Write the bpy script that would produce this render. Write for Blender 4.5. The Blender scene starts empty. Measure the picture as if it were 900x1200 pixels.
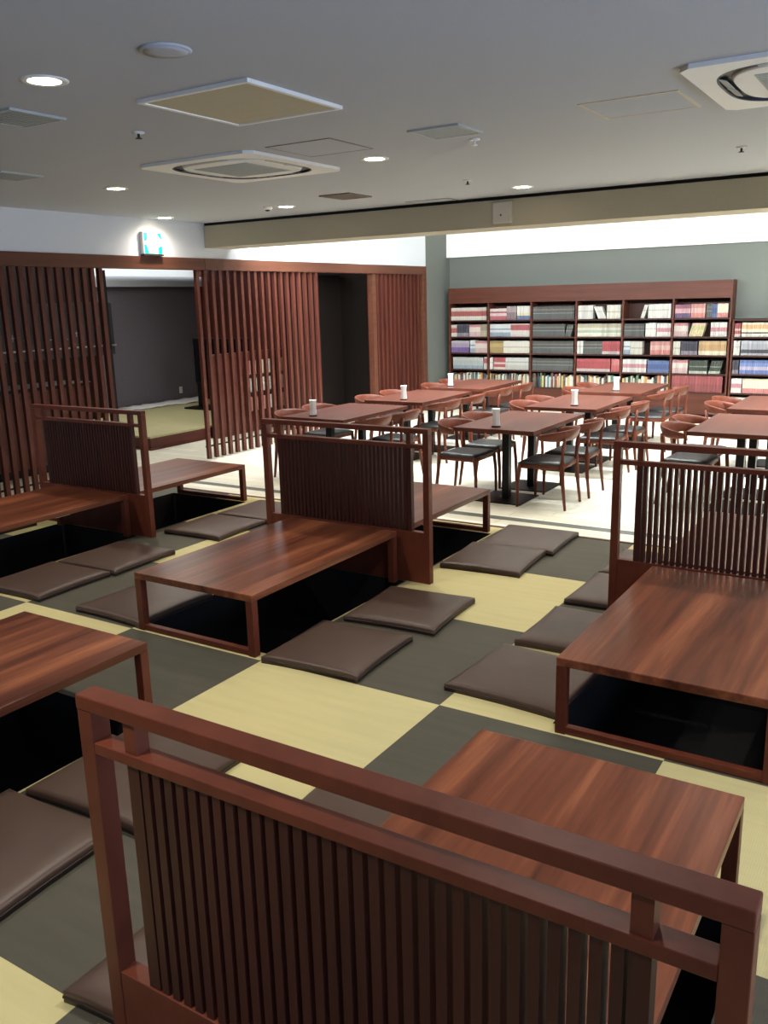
import bpy, bmesh, math, random
from mathutils import Vector, Matrix

random.seed(7)
SC = bpy.context.scene
COL = SC.collection
PI = math.pi
H = 1.70            # eye height above the tatami
FD = -0.20          # dining floor level (tatami = 0)
CEIL = 2.64
XW = -7.585         # plane of the lattice partition / left wall
YB = 14.40          # back wall

# ------------------------------------------------------------------ helpers
def lin(c):
    return tuple(((v / 255) / 12.92 if v / 255 <= 0.04045 else ((v / 255 + 0.055) / 1.055) ** 2.4) for v in c)

class MB:
    """collects shapes, then links them as ONE mesh object"""
    def __init__(self):
        self.bm = bmesh.new()
        self.uv = None
    def box(self, x0, x1, y0, y1, z0, z1, mi=0, bevel=0.0, M=None):
        bm = self.bm
        vs = [bm.verts.new((x, y, z)) for z in (z0, z1) for y in (y0, y1) for x in (x0, x1)]
        fs = []
        for q in ((0, 2, 3, 1), (4, 5, 7, 6), (0, 1, 5, 4), (2, 6, 7, 3), (0, 4, 6, 2), (1, 3, 7, 5)):
            f = bm.faces.new([vs[i] for i in q]); f.material_index = mi; fs.append(f)
        if bevel > 0:
            es = list({e for f in fs for e in f.edges})
            r = bmesh.ops.bevel(bm, geom=es, offset=bevel, segments=2, profile=0.5, affect='EDGES')
            vs = list({v for f in r['faces'] for v in f.verts} | {v for v in vs if v.is_valid})
            for f in r['faces']: f.material_index = mi
        if M is not None:
            bmesh.ops.transform(bm, matrix=M, verts=[v for v in vs if v.is_valid])
        return self
    def tube(self, pts, rad, n=10, mi=0, cap=True, sx=1.0, sy=1.0, up=Vector((0, 0, 1))):
        """sweep of an ellipse along pts; rad may be a list"""
        bm = self.bm
        pts = [Vector(p) for p in pts]
        rings = []
        for i, p in enumerate(pts):
            t = (pts[min(i + 1, len(pts) - 1)] - pts[max(i - 1, 0)]).normalized()
            u = up.cross(t)
            if u.length < 1e-4: u = Vector((1, 0, 0)).cross(t)
            if u.length < 1e-4: u = Vector((0, 1, 0)).cross(t)
            u.normalize(); v = t.cross(u)
            r = rad[i] if isinstance(rad, (list, tuple)) else rad
            a, b = (r if isinstance(r, (list, tuple)) else (r * sx, r * sy))
            rings.append([bm.verts.new(p + u * a * math.cos(2 * PI * k / n) + v * b * math.sin(2 * PI * k / n)) for k in range(n)])
        for i in range(len(rings) - 1):
            for k in range(n):
                f = bm.faces.new((rings[i][k], rings[i][(k + 1) % n], rings[i + 1][(k + 1) % n], rings[i + 1][k]))
                f.material_index = mi; f.smooth = True
        if cap:
            for r in (rings[0][::-1], rings[-1]):
                f = bm.faces.new(r); f.material_index = mi
        return self
    def lathe(self, prof, n=24, mi=0, c=(0, 0, 0), smooth=True):
        bm = self.bm
        rings = []
        for r, z in prof:
            if r < 1e-6: rings.append([bm.verts.new((c[0], c[1], c[2] + z))])
            else: rings.append([bm.verts.new((c[0] + r * math.cos(2 * PI * k / n), c[1] + r * math.sin(2 * PI * k / n), c[2] + z)) for k in range(n)])
        for a, b in zip(rings, rings[1:]):
            for k in range(n):
                k2 = (k + 1) % n
                if len(a) == 1 and len(b) == 1: continue
                if len(a) == 1: vs = (a[0], b[k2], b[k])
                elif len(b) == 1: vs = (a[k], a[k2], b[0])
                else: vs = (a[k], a[k2], b[k2], b[k])
                f = bm.faces.new(vs); f.material_index = mi; f.smooth = smooth
        return self
    def poly(self, pts, h, mi=0, M=None):
        """prism of a 2-D outline (x, y) raised from z=0 to z=h"""
        bm = self.bm
        lo = [bm.verts.new((p[0], p[1], 0)) for p in pts]; hi = [bm.verts.new((p[0], p[1], h)) for p in pts]
        n = len(pts)
        fs = [bm.faces.new(lo[::-1]), bm.faces.new(hi)]
        for k in range(n): fs.append(bm.faces.new((lo[k], lo[(k + 1) % n], hi[(k + 1) % n], hi[k])))
        for f in fs: f.material_index = mi
        if M is not None: bmesh.ops.transform(bm, matrix=M, verts=lo + hi)
        return self
    def quad(self, a, b, c, d, mi=0):
        f = self.bm.faces.new([self.bm.verts.new(p) for p in (a, b, c, d)]); f.material_index = mi
        return self
    def build(self, name, mats, parent=None, loc=None, rot=None):
        me = bpy.data.meshes.new(name)
        bmesh.ops.recalc_face_normals(self.bm, faces=self.bm.faces[:])
        self.bm.to_mesh(me); self.bm.free()
        for m in (mats if isinstance(mats, (list, tuple)) else [mats]): me.materials.append(m)
        o = bpy.data.objects.new(name, me); COL.objects.link(o)
        if parent is not None: o.parent = parent
        if loc is not None: o.location = loc
        if rot is not None: o.rotation_euler = rot
        return o

def empty(name, loc, rz=0.0):
    o = bpy.data.objects.new(name, None); COL.objects.link(o)
    o.location = loc; o.rotation_euler = (0, 0, rz); o.empty_display_size = 0.1
    return o

def tag(o, label=None, cat=None, group=None, kind=None):
    if label: o['label'] = label
    if cat: o['category'] = cat
    if group: o['group'] = group
    if kind: o['kind'] = kind
    return o

def struct(o):
    o['kind'] = 'structure'
    return o

CH = {}
def copy_tree(o, parent=None):
    c = o.copy(); COL.objects.link(c); c.parent = parent
    for ch in list(o.children): copy_tree(ch, c)
    return c

# ------------------------------------------------------------------ materials
def nodes(name):
    m = bpy.data.materials.new(name); m.use_nodes = True
    nt = m.node_tree; b = nt.nodes['Principled BSDF']
    return m, nt, b

def setv(b, **k):
    for n, v in k.items():
        n = n.replace('_', ' ')
        if n in b.inputs: b.inputs[n].default_value = v

def plain(name, col, rough=0.5, metal=0.0, noise=0.0, bump=0.0, scale=40.0, emit=None, es=0.0, spec=0.5):
    m, nt, b = nodes(name)
    c = lin(col)
    b.inputs['Base Color'].default_value = (*c, 1); setv(b, Roughness=rough, Metallic=metal, Specular_IOR_Level=spec)
    if noise or bump:
        tc = nt.nodes.new('ShaderNodeTexCoord'); ns = nt.nodes.new('ShaderNodeTexNoise')
        ns.inputs['Scale'].default_value = scale; ns.inputs['Detail'].default_value = 4
        nt.links.new(tc.outputs['Object'], ns.inputs['Vector'])
        if noise:
            r = nt.nodes.new('ShaderNodeValToRGB')
            r.color_ramp.elements[0].position = 0.3; r.color_ramp.elements[1].position = 0.7
            r.color_ramp.elements[0].color = (*[v * (1 - noise) for v in c], 1); r.color_ramp.elements[1].color = (*[min(1, v * (1 + noise)) for v in c], 1)
            nt.links.new(ns.outputs['Fac'], r.inputs['Fac']); nt.links.new(r.outputs['Color'], b.inputs['Base Color'])
        if bump:
            bp = nt.nodes.new('ShaderNodeBump'); bp.inputs['Strength'].default_value = bump; bp.inputs['Distance'].default_value = 0.004
            nt.links.new(ns.outputs['Fac'], bp.inputs['Height']); nt.links.new(bp.outputs['Normal'], b.inputs['Normal'])
    if emit:
        b.inputs['Emission Color'].default_value = (*lin(emit), 1); b.inputs['Emission Strength'].default_value = es
    return m

def wood(name, dark, light, rough=0.35, grain=(14, 0.7, 14), contrast=(0.3, 0.72), spec=0.3, mid=None):
    """streaky wood; grain = noise frequency per axis (low along the grain)"""
    m, nt, b = nodes(name)
    tc = nt.nodes.new('ShaderNodeTexCoord'); oi = nt.nodes.new('ShaderNodeObjectInfo')
    mul = nt.nodes.new('ShaderNodeMath'); mul.operation = 'MULTIPLY'; mul.inputs[1].default_value = 37.0
    nt.links.new(oi.outputs['Random'], mul.inputs[0])
    add = nt.nodes.new('ShaderNodeVectorMath'); add.operation = 'ADD'
    nt.links.new(tc.outputs['Object'], add.inputs[0]); nt.links.new(mul.outputs[0], add.inputs[1])
    mp = nt.nodes.new('ShaderNodeMapping'); mp.inputs['Scale'].default_value = grain
    nt.links.new(add.outputs[0], mp.inputs['Vector'])
    n1 = nt.nodes.new('ShaderNodeTexNoise'); n1.inputs['Scale'].default_value = 1.0; n1.inputs['Detail'].default_value = 5; n1.inputs['Roughness'].default_value = 0.6
    n1.inputs['Distortion'].default_value = 0.6
    nt.links.new(mp.outputs[0], n1.inputs['Vector'])
    mp2 = nt.nodes.new('ShaderNodeMapping'); mp2.inputs['Scale'].default_value = [g * 7 for g in grain]
    nt.links.new(add.outputs[0], mp2.inputs['Vector'])
    n2 = nt.nodes.new('ShaderNodeTexNoise'); n2.inputs['Scale'].default_value = 1.0; n2.inputs['Detail'].default_value = 3
    nt.links.new(mp2.outputs[0], n2.inputs['Vector'])
    mx = nt.nodes.new('ShaderNodeMath'); mx.operation = 'MULTIPLY_ADD'; mx.inputs[1].default_value = 0.2
    nt.links.new(n2.outputs['Fac'], mx.inputs[0])
    m2 = nt.nodes.new('ShaderNodeMath'); m2.operation = 'MULTIPLY'; m2.inputs[1].default_value = 0.8
    nt.links.new(n1.outputs['Fac'], m2.inputs[0]); nt.links.new(m2.outputs[0], mx.inputs[2])
    r = nt.nodes.new('ShaderNodeValToRGB')
    r.color_ramp.elements[0].position = contrast[0]; r.color_ramp.elements[1].position = contrast[1]
    r.color_ramp.elements[0].color = (*lin(dark), 1); r.color_ramp.elements[1].color = (*lin(light), 1)
    if mid:
        e = r.color_ramp.elements.new((contrast[0] + contrast[1]) / 2); e.color = (*lin(mid), 1)
    nt.links.new(mx.outputs[0], r.inputs['Fac']); nt.links.new(r.outputs['Color'], b.inputs['Base Color'])
    bp = nt.nodes.new('ShaderNodeBump'); bp.inputs['Strength'].default_value = 0.08; bp.inputs['Distance'].default_value = 0.002
    nt.links.new(n2.outputs['Fac'], bp.inputs['Height']); nt.links.new(bp.outputs['Normal'], b.inputs['Normal'])
    setv(b, Roughness=rough, Specular_IOR_Level=spec)
    return m

def weave(name, col, var=0.12, scale=260.0):
    m, nt, b = nodes(name)
    c = lin(col)
    tc = nt.nodes.new('ShaderNodeTexCoord')
    w = nt.nodes.new('ShaderNodeTexWave'); w.wave_type = 'BANDS'; w.bands_direction = 'X'
    w.inputs['Scale'].default_value = scale / 6.28; w.inputs['Distortion'].default_value = 1.5; w.inputs['Detail'].default_value = 2
    nt.links.new(tc.outputs['Object'], w.inputs['Vector'])
    mp = nt.nodes.new('ShaderNodeMapping'); mp.inputs['Scale'].default_value = (2, 22, 2)
    nt.links.new(tc.outputs['Object'], mp.inputs['Vector'])
    ns = nt.nodes.new('ShaderNodeTexNoise'); ns.inputs['Scale'].default_value = 1.0; ns.inputs['Detail'].default_value = 4
    nt.links.new(mp.outputs[0], ns.inputs['Vector'])
    mx = nt.nodes.new('ShaderNodeMath'); mx.operation = 'MULTIPLY_ADD'; mx.inputs[1].default_value = 0.3
    nt.links.new(w.outputs['Fac'], mx.inputs[0]); nt.links.new(ns.outputs['Fac'], mx.inputs[2])
    r = nt.nodes.new('ShaderNodeValToRGB')
    r.color_ramp.elements[0].position = 0.35; r.color_ramp.elements[1].position = 0.95
    r.color_ramp.elements[0].color = (*[v * (1 - var) for v in c], 1); r.color_ramp.elements[1].color = (*[v * (1 + var) for v in c], 1)
    nt.links.new(mx.outputs[0], r.inputs['Fac']); nt.links.new(r.outputs['Color'], b.inputs['Base Color'])
    bp = nt.nodes.new('ShaderNodeBump'); bp.inputs['Strength'].default_value = 0.15; bp.inputs['Distance'].default_value = 0.002
    nt.links.new(w.outputs['Fac'], bp.inputs['Height']); nt.links.new(bp.outputs['Normal'], b.inputs['Normal'])
    setv(b, Roughness=0.6, Specular_IOR_Level=0.3)
    return m

def banded(name, bands, rough=0.5, jitter=0.10):
    """book spine: constant colour bands along UV v, a little different for each copy"""
    m, nt, b = nodes(name)
    uv = nt.nodes.new('ShaderNodeTexCoord'); sp = nt.nodes.new('ShaderNodeSeparateXYZ')
    nt.links.new(uv.outputs['UV'], sp.inputs[0])
    r = nt.nodes.new('ShaderNodeValToRGB'); r.color_ramp.interpolation = 'CONSTANT'
    els = r.color_ramp.elements
    while len(els) < len(bands): els.new(0.5)
    for e, (p, c) in zip(els, bands): e.position = p
    for e, (p, c) in zip(r.color_ramp.elements, bands): e.color = (*lin(c), 1)
    nt.links.new(sp.outputs['Y'], r.inputs['Fac'])
    oi = nt.nodes.new('ShaderNodeObjectInfo')
    hs = nt.nodes.new('ShaderNodeHueSaturation')
    ma = nt.nodes.new('ShaderNodeMapRange'); ma.inputs['To Min'].default_value = 0.56 - jitter; ma.inputs['To Max'].default_value = 0.56 + jitter
    hs.inputs['Saturation'].default_value = 0.85
    nt.links.new(oi.outputs['Random'], ma.inputs['Value']); nt.links.new(ma.outputs['Result'], hs.inputs['Value'])
    nt.links.new(r.outputs['Color'], hs.inputs['Color']); nt.links.new(hs.outputs['Color'], b.inputs['Base Color'])
    setv(b, Roughness=rough)
    return m

M_TOP = wood('tabletop wood', (74, 37, 25), (172, 106, 70), rough=0.30, grain=(7, 0.4, 7), contrast=(0.34, 0.70), mid=(120, 67, 45), spec=0.22)
M_TOPD = wood('dining tabletop wood', (68, 33, 23), (96, 51, 37), rough=0.42, grain=(7, 0.5, 7), contrast=(0.3, 0.7), spec=0.2)
M_FRAME = wood('frame wood', (86, 40, 27), (116, 59, 40), rough=0.44, grain=(5, 5, 3), spec=0.25)
M_SLAT = wood('slat wood', (56, 27, 21), (74, 37, 29), rough=0.45, grain=(20, 20, 1.2), spec=0.25)
M_LATT = wood('lattice wood', (72, 34, 26), (96, 49, 38), rough=0.45, grain=(14, 14, 0.8), spec=0.3)
M_HEAD = wood('header wood', (80, 46, 34), (104, 64, 47), rough=0.4, grain=(14, 0.6, 14))
M_CHAIR = wood('chair wood', (82, 38, 24), (110, 56, 38), rough=0.40, grain=(10, 10, 4), spec=0.25)
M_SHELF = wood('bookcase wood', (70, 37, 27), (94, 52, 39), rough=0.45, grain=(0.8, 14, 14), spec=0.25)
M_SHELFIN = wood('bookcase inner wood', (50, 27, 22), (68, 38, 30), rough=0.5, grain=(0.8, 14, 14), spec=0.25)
M_PANEL = wood('panel wood', (74, 34, 28), (100, 48, 38), rough=0.45, grain=(1, 1, 12))
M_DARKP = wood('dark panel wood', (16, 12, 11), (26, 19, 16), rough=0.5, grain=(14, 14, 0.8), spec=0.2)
M_TATD = weave('dark tatami', (84, 81, 69))
M_TATY = weave('straw tatami', (210, 199, 144), var=0.07)
M_TATS = weave('stage tatami', (178, 172, 130), var=0.07)
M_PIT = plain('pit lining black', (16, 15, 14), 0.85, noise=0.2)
M_EDGE = plain('pale step edge', (205, 185, 165), 0.5, noise=0.05)
M_BLACK = plain('black metal', (10, 10, 11), 0.4, noise=0.1, spec=0.25)
M_SEAT = plain('black seat leather', (30, 31, 31), 0.38, bump=0.1, scale=120)
M_CUSH = plain('brown leatherette', (80, 61, 51), 0.42, noise=0.08, bump=0.25, scale=9)
M_PIPE = plain('dark brown piping', (44, 32, 27), 0.45)
M_CEIL = plain('ceiling paper', (172, 174, 180), 0.9, noise=0.03, bump=0.15, scale=160)
M_WHITE = plain('white paint', (232, 232, 230), 0.7, noise=0.02)
M_WALLP = plain('left wall paper', (214, 218, 224), 0.85, noise=0.02, bump=0.1, scale=90)
M_GREY = plain('grey green wall', (103, 107, 102), 0.85, noise=0.04, bump=0.1, scale=90)
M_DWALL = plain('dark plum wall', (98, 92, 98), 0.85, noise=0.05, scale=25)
M_BACK = plain('taupe wall paper', (120, 112, 104), 0.85, noise=0.03)
M_BEAM = plain('beam paper', (176, 168, 148), 0.9, noise=0.03, bump=0.1, scale=90)
M_GAP = plain('shadow gap', (18, 16, 14), 0.9)
M_PLAST = plain('white plastic', (226, 224, 218), 0.45)
M_CREAM = plain('cream panel', (178, 168, 142), 0.75, noise=0.03)
M_GRILLE = plain('grey grille', (166, 170, 166), 0.6)
M_LOUV = plain('dark louvre', (40, 42, 46), 0.5)
M_PAPER = plain('white paper', (244, 243, 240), 0.6)
M_CHROME = plain('brushed metal', (170, 170, 168), 0.3, metal=0.9)
M_TV = plain('black glossy screen', (12, 13, 15), 0.12)
M_BRONZE = plain('dark bronze', (40, 34, 30), 0.5)
M_LAMP = plain('lamp lens', (255, 244, 220), 0.5, emit=(255, 236, 200), es=30.0)
M_TUBE = plain('lamp tube', (255, 255, 255), 0.5, emit=(245, 250, 255), es=8.0)
M_SIGNW = plain('backlit white', (255, 255, 255), 0.5, emit=(250, 255, 252), es=1.6)
M_SIGNG = plain('backlit green', (0, 190, 150), 0.5, emit=(0, 190, 150), es=1.0)
M_SIGNP = plain('backlit pale green', (170, 235, 220), 0.5, emit=(190, 240, 228), es=1.3)

def floor_mat():
    m, nt, b = nodes('pale plank floor')
    tc = nt.nodes.new('ShaderNodeTexCoord')
    br = nt.nodes.new('ShaderNodeTexBrick'); br.offset = 0.37
    br.inputs['Scale'].default_value = 1.0; br.inputs['Mortar Size'].default_value = 0.002
    br.inputs['Brick Width'].default_value = 0.92; br.inputs['Row Height'].default_value = 0.152
    br.inputs['Color1'].default_value = (*lin((232, 228, 210)), 1); br.inputs['Color2'].default_value = (*lin((218, 213, 194)), 1)
    br.inputs['Mortar'].default_value = (*lin((150, 146, 132)), 1)
    nt.links.new(tc.outputs['Object'], br.inputs['Vector'])
    nt.links.new(br.outputs['Color'], b.inputs['Base Color'])
    setv(b, Roughness=0.42, Specular_IOR_Level=0.4)
    return m
M_FLOOR = floor_mat()
M_STRIPE = plain('dark inlay strip', (96, 100, 92), 0.5, noise=0.05)

# ------------------------------------------------------------------ setting
# dining floor
m = MB(); m.box(-13, 4, 5.87, YB, FD - 0.1, FD); m.box(-13, -6.9, -3, 5.87, FD - 0.1, FD)
struct(m.build('floor', M_FLOOR))
m = MB(); m.box(-7.4, 4, 6.82, 6.925, FD, FD + 0.002)
struct(m.build('trim_1', M_STRIPE))

# tatami: checker of mats with the pits left open
XS = [-6.9, -6.32, -5.39, -4.46, -3.56, -2.65, -1.66, -0.71, 0.23, 1.17, 2.1, 3.05, 4.0]
YS = [-3.6, -2.66, -1.71, -0.76, 0.18, 1.13, 2.08, 3.03, 3.98, 4.92, 5.87]
COLX = {'A': -5.475, 'B': -3.105, 'C': -0.735}
TW = 0.815
PITS = []
for c in 'ABC':
    for (y0, y1) in ((1.09, 2.30), (3.11, 4.428), (4.482, 5.68)):
        if c == 'A' and y0 < 2: continue
        PITS.append((COLX[c] - 0.443, COLX[c] + 0.443, y0, y1))
PD = 0.38
m = MB()
xs = sorted(set(XS + [p[0] for p in PITS] + [p[1] for p in PITS])); ys = sorted(set(YS + [p[2] for p in PITS] + [p[3] for p in PITS]))
def cell(v, arr):
    for i in range(len(arr) - 1):
        if arr[i] <= v < arr[i + 1]: return i
for i in range(len(xs) - 1):
    for j in range(len(ys) - 1):
        cx, cy = (xs[i] + xs[i + 1]) / 2, (ys[j] + ys[j + 1]) / 2
        if any(p[0] < cx < p[1] and p[2] < cy < p[3] for p in PITS): continue
        par = (cell(cx, XS) + cell(cy, YS)) % 2      # cell (-2.65,-1.66)x(2.08,3.03) is straw: 5 + 6 = 11 -> 1
        m.quad((xs[i], ys[j], 0), (xs[i + 1], ys[j], 0), (xs[i + 1], ys[j + 1], 0), (xs[i], ys[j + 1], 0), par)
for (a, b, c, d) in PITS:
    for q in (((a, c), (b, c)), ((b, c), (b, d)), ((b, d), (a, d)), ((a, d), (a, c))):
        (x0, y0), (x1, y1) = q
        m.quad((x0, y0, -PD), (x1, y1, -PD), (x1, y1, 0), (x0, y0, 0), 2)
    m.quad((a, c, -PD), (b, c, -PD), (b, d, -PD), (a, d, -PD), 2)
# step faces
m.quad((XS[0], 5.87, FD), (XS[-1], 5.87, FD), (XS[-1], 5.87, 0), (XS[0], 5.87, 0), 3)
m.quad((XS[0], -3.6, FD), (XS[0], 5.87, FD), (XS[0], 5.87, 0), (XS[0], -3.6, 0), 3)
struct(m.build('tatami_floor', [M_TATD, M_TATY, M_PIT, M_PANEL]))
m = MB(); m.box(XS[0] - 0.03, XS[-1], 5.872, 5.90, FD, 0.004); m.box(XS[0] - 0.03, XS[0] - 0.002, -3.6, 5.872, FD, 0.004)
struct(m.build('trim_2', M_PANEL))

# ceilings
m = MB(); m.box(XW, 4, -3.6, 8.12, CEIL, CEIL + 0.08)
struct(m.build('ceiling', M_CEIL))
m = MB(); m.box(XW - 0.1, 4, 8.60, YB, 3.15, 3.25)
struct(m.build('dining_ceiling', M_WHITE))
m = MB(); m.box(XW, 4, 8.12, 8.60, 2.36, CEIL - 0.03)
struct(m.build('ceiling_beam', M_BEAM))
m = MB(); m.box(XW, 4, 8.135, 8.60, CEIL - 0.03, 3.2)
struct(m.build('trim_3', M_GAP))
# back wall with lit fascia
m = MB(); m.box(XW - 0.1, 4.1, YB, YB + 0.1, FD, 3.2)
struct(m.build('wall_back', M_GREY))
m = MB(); m.box(XW, 4, 14.28, YB, 2.40, 3.15)
struct(m.build('ceiling_fascia', M_WHITE))
# left wall: upper strip over the partition and the grey return
m = MB(); m.box(XW - 0.1, XW, -3.6, 13.52, 2.24, 3.25)
struct(m.build('wall_left', M_WALLP))
m = MB(); m.box(XW - 0.1, XW, 13.52, YB, FD, 3.25)
struct(m.build('wall_left_return', M_GREY))
m = MB(); m.box(XW - 0.1, XW, -3.6, 3.6, FD, 2.24)
struct(m.build('wall_left_near', M_WALLP))
# right and front (behind the camera)
m = MB(); m.box(4, 4.1, -3.7, YB + 0.1, FD, 3.25)
struct(m.build('wall_right', M_BACK))
m = MB(); m.box(-13, 4.1, -3.7, -3.6, FD, 3.25)
struct(m.build('wall_front', M_BACK))
# unseen window added to the right wall as a source for the cool fill
m = MB()
for y in (-2.55, -0.55, 1.45, 3.45): m.box(3.95, 4.0, y, y + 0.05, 0.7, 2.3)
for z in (0.66, 2.3): m.box(3.94, 4.0, -2.55, 3.5, z, z + 0.05)
struct(m.build('added_window_1', M_PLAST))
m = MB(); m.box(3.985, 3.995, -2.5, 3.45, 0.7, 2.3)
struct(m.build('added_window_1_pane', plain('pale added pane', (200, 215, 230), 0.1)))
# partition header and end post
for i, (y0, y1) in enumerate(((3.6, 8.085), (8.09, 13.38))):
    m = MB(); m.box(XW - 0.11, XW + 0.015, y0, y1, 2.105, 2.24, bevel=0.003)
    struct(m.build('trim_%d' % (4 + i), M_HEAD))
m = MB(); m.box(XW - 0.11, XW + 0.015, 13.38, 13.52, FD, 2.24, bevel=0.003)
struct(m.build('trim_6', M_HEAD))
m = MB(); m.box(XW - 0.14, XW + 0.03, 3.6, 6.6, FD, FD + 0.015)
struct(m.build('trim_7', M_EDGE))

# room behind the partition
m = MB(); m.box(-12.1, -11.96, 5.0, 12.6, FD, 2.03)
struct(m.build('wall_stage', M_DWALL))
m = MB(); m.box(-12.1, -11.80, 5.0, 12.6, 2.03, 2.20)
struct(m.build('trim_8', M_CEIL))
m = MB(); m.box(-12.2, -12.1, -3.6, 12.6, FD, 2.75); m.box(-12.1, -11.96, 5.0, 12.6, 2.2, 2.75)
struct(m.build('wall_stage_upper', M_WHITE))
m = MB(); m.box(-12.1, XW - 0.1, 12.50, 12.6, FD, 2.75)
struct(m.build('wall_stage_end', M_PANEL))
m = MB(); m.box(-12.2, XW - 0.1, -3.6, 12.6, 2.75, 2.85)
struct(m.build('stage_ceiling', M_WHITE))
# raised straw-matted stage
m = MB(); m.box(-11.96, -8.89, 8.20, 12.5, FD, -0.03, 0); m.box(-11.96, -8.885, 8.195, 12.5, -0.04, -0.017, 1)
m.box(-11.96, -8.87, 8.18, 12.5, FD, FD + 0.02, 0)
struct(m.build('stage_floor', [M_PANEL, M_TATS]))

# ------------------------------------------------------------------ low tables (over the floor pits)
def low_table(cx, y0, y1, label, screen_at_far):
    L = y1 - y0; w = TW / 2
    t = empty('low_table', (cx, y0, 0)); tag(t, label, 'table', 'low tables over the floor pits')
    m = MB(); m.box(-w, w, 0, L, 0.288, 0.323, bevel=0.003); m.build('tabletop', M_TOP, t)
    for x in (-w, w - 0.042):
        for y in (0, L - 0.042):
            m = MB(); m.box(x, x + 0.042, y, y + 0.042, 0.0, 0.2878, bevel=0.002); m.build('leg', M_FRAME, t)
    y = L - 0.038 if screen_at_far == 0 and y0 > 4 else 0.004
    m = MB(); m.box(-w + 0.042, w - 0.042, y, y + 0.034, 0.002, 0.032, bevel=0.002); m.build('bottom_rail', M_FRAME, t)
    # steel brace under the top
    m = MB(); m.box(-w + 0.05, -w + 0.09, L * 0.55, L * 0.55 + 0.12, 0.272, 0.288); m.box(w - 0.09, w - 0.05, L * 0.55, L * 0.55 + 0.12, 0.272, 0.288)
    m.tube([(-w + 0.07, L * 0.55 + 0.06, 0.28), (w - 0.07, L * 0.55 + 0.06, 0.28)], 0.008, 8)
    b = m.build('brace', M_CHROME, t); b['label'] = 'steel brace under the tabletop'
    return t

TB = [
 ('B', 3.04, 4.40, 'low wooden table in the centre, in front of the middle slatted screen', 1),
 ('B', 4.51, 5.74, 'low wooden table seen behind the middle slatted screen, next to two cushions', 0),
 ('C', 3.04, 4.40, 'low wooden table at the right edge, before the see-through slatted screen', 1),
 ('C', 4.51, 5.74, 'low wooden table glimpsed between the slats of the right-hand screen', 0),
 ('A', 3.04, 4.40, 'low wooden table cut by the left edge, in front of the far-left screen', 1),
 ('A', 4.51, 5.74, 'low wooden table behind the far-left screen, with one free corner leg showing', 0),
 ('B', 1.06, 2.37, 'low wooden table at the lower left edge, behind the foreground screen post', 0),
 ('C', 1.075, 2.37, 'low wooden table right behind the nearest big screen, bottom right', 0),
]
for c, y0, y1, lab, s in TB: low_table(COLX[c], y0, y1, lab, s)

# ------------------------------------------------------------------ slatted screens
def make_screen():
    t = empty('slatted_screen', (0, 0, 0))
    W = 0.632; D = 0.0225
    for s in (-1, 1):
        m = MB(); m.box(s * W - (0.04 if s > 0 else 0), s * W + (0.04 if s < 0 else 0), -D, D, 0, 0.926, bevel=0.002); m.build('post', M_FRAME, t)
    m = MB(); m.box(-W, W, -D - 0.002, D + 0.002, 0.9265, 0.957, bevel=0.003); m.build('top_rail', M_FRAME, t)
    m = MB(); m.box(-W + 0.04, W - 0.04, -D, D, 0.836, 0.860, bevel=0.002); m.build('middle_rail', M_FRAME, t)
    m = MB(); m.box(-W + 0.04, W - 0.04, -D + 0.002, D - 0.002, 0.0, 0.322, bevel=0.002); m.build('base_board', M_FRAME, t)
    xi = W - 0.14
    for s in (-1, 1):
        x = s * xi
        m = MB(); m.box(x - 0.0155, x + 0.0155, -0.017, 0.017, 0.8602, 0.9264); m.build('strut', M_FRAME, t)
    m = MB()
    n = int(round(2 * xi / 0.0312))
    for k in range(n + 1):
        x = -xi + 2 * xi * k / n
        w = 0.0155 if k in (0, n) else 0.0095
        m.box(x - w, x + w, -0.016, 0.016, 0.3222, 0.8358)
    m.build('slat_panel', M_SLAT, t)
    return t
S0 = make_screen()
for i, (x, y, lab) in enumerate((
    (-3.118, 4.455, 'dark wood slatted screen in the middle, dividing two low tables'),
    (-5.515, 4.455, 'dark wood slatted screen at far left, in front of the tall lattice wall'),
    (-0.748, 4.455, 'slatted screen cut by the right edge, bright floor showing through its slats'),
    (-0.748, 1.040, 'large slatted screen in the foreground, its long rails running bottom left to right'))):
    o = S0 if i == 0 else copy_tree(S0)
    o.location = (x, y, 0); tag(o, lab, 'screen', 'slatted screens between the low tables')

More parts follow.
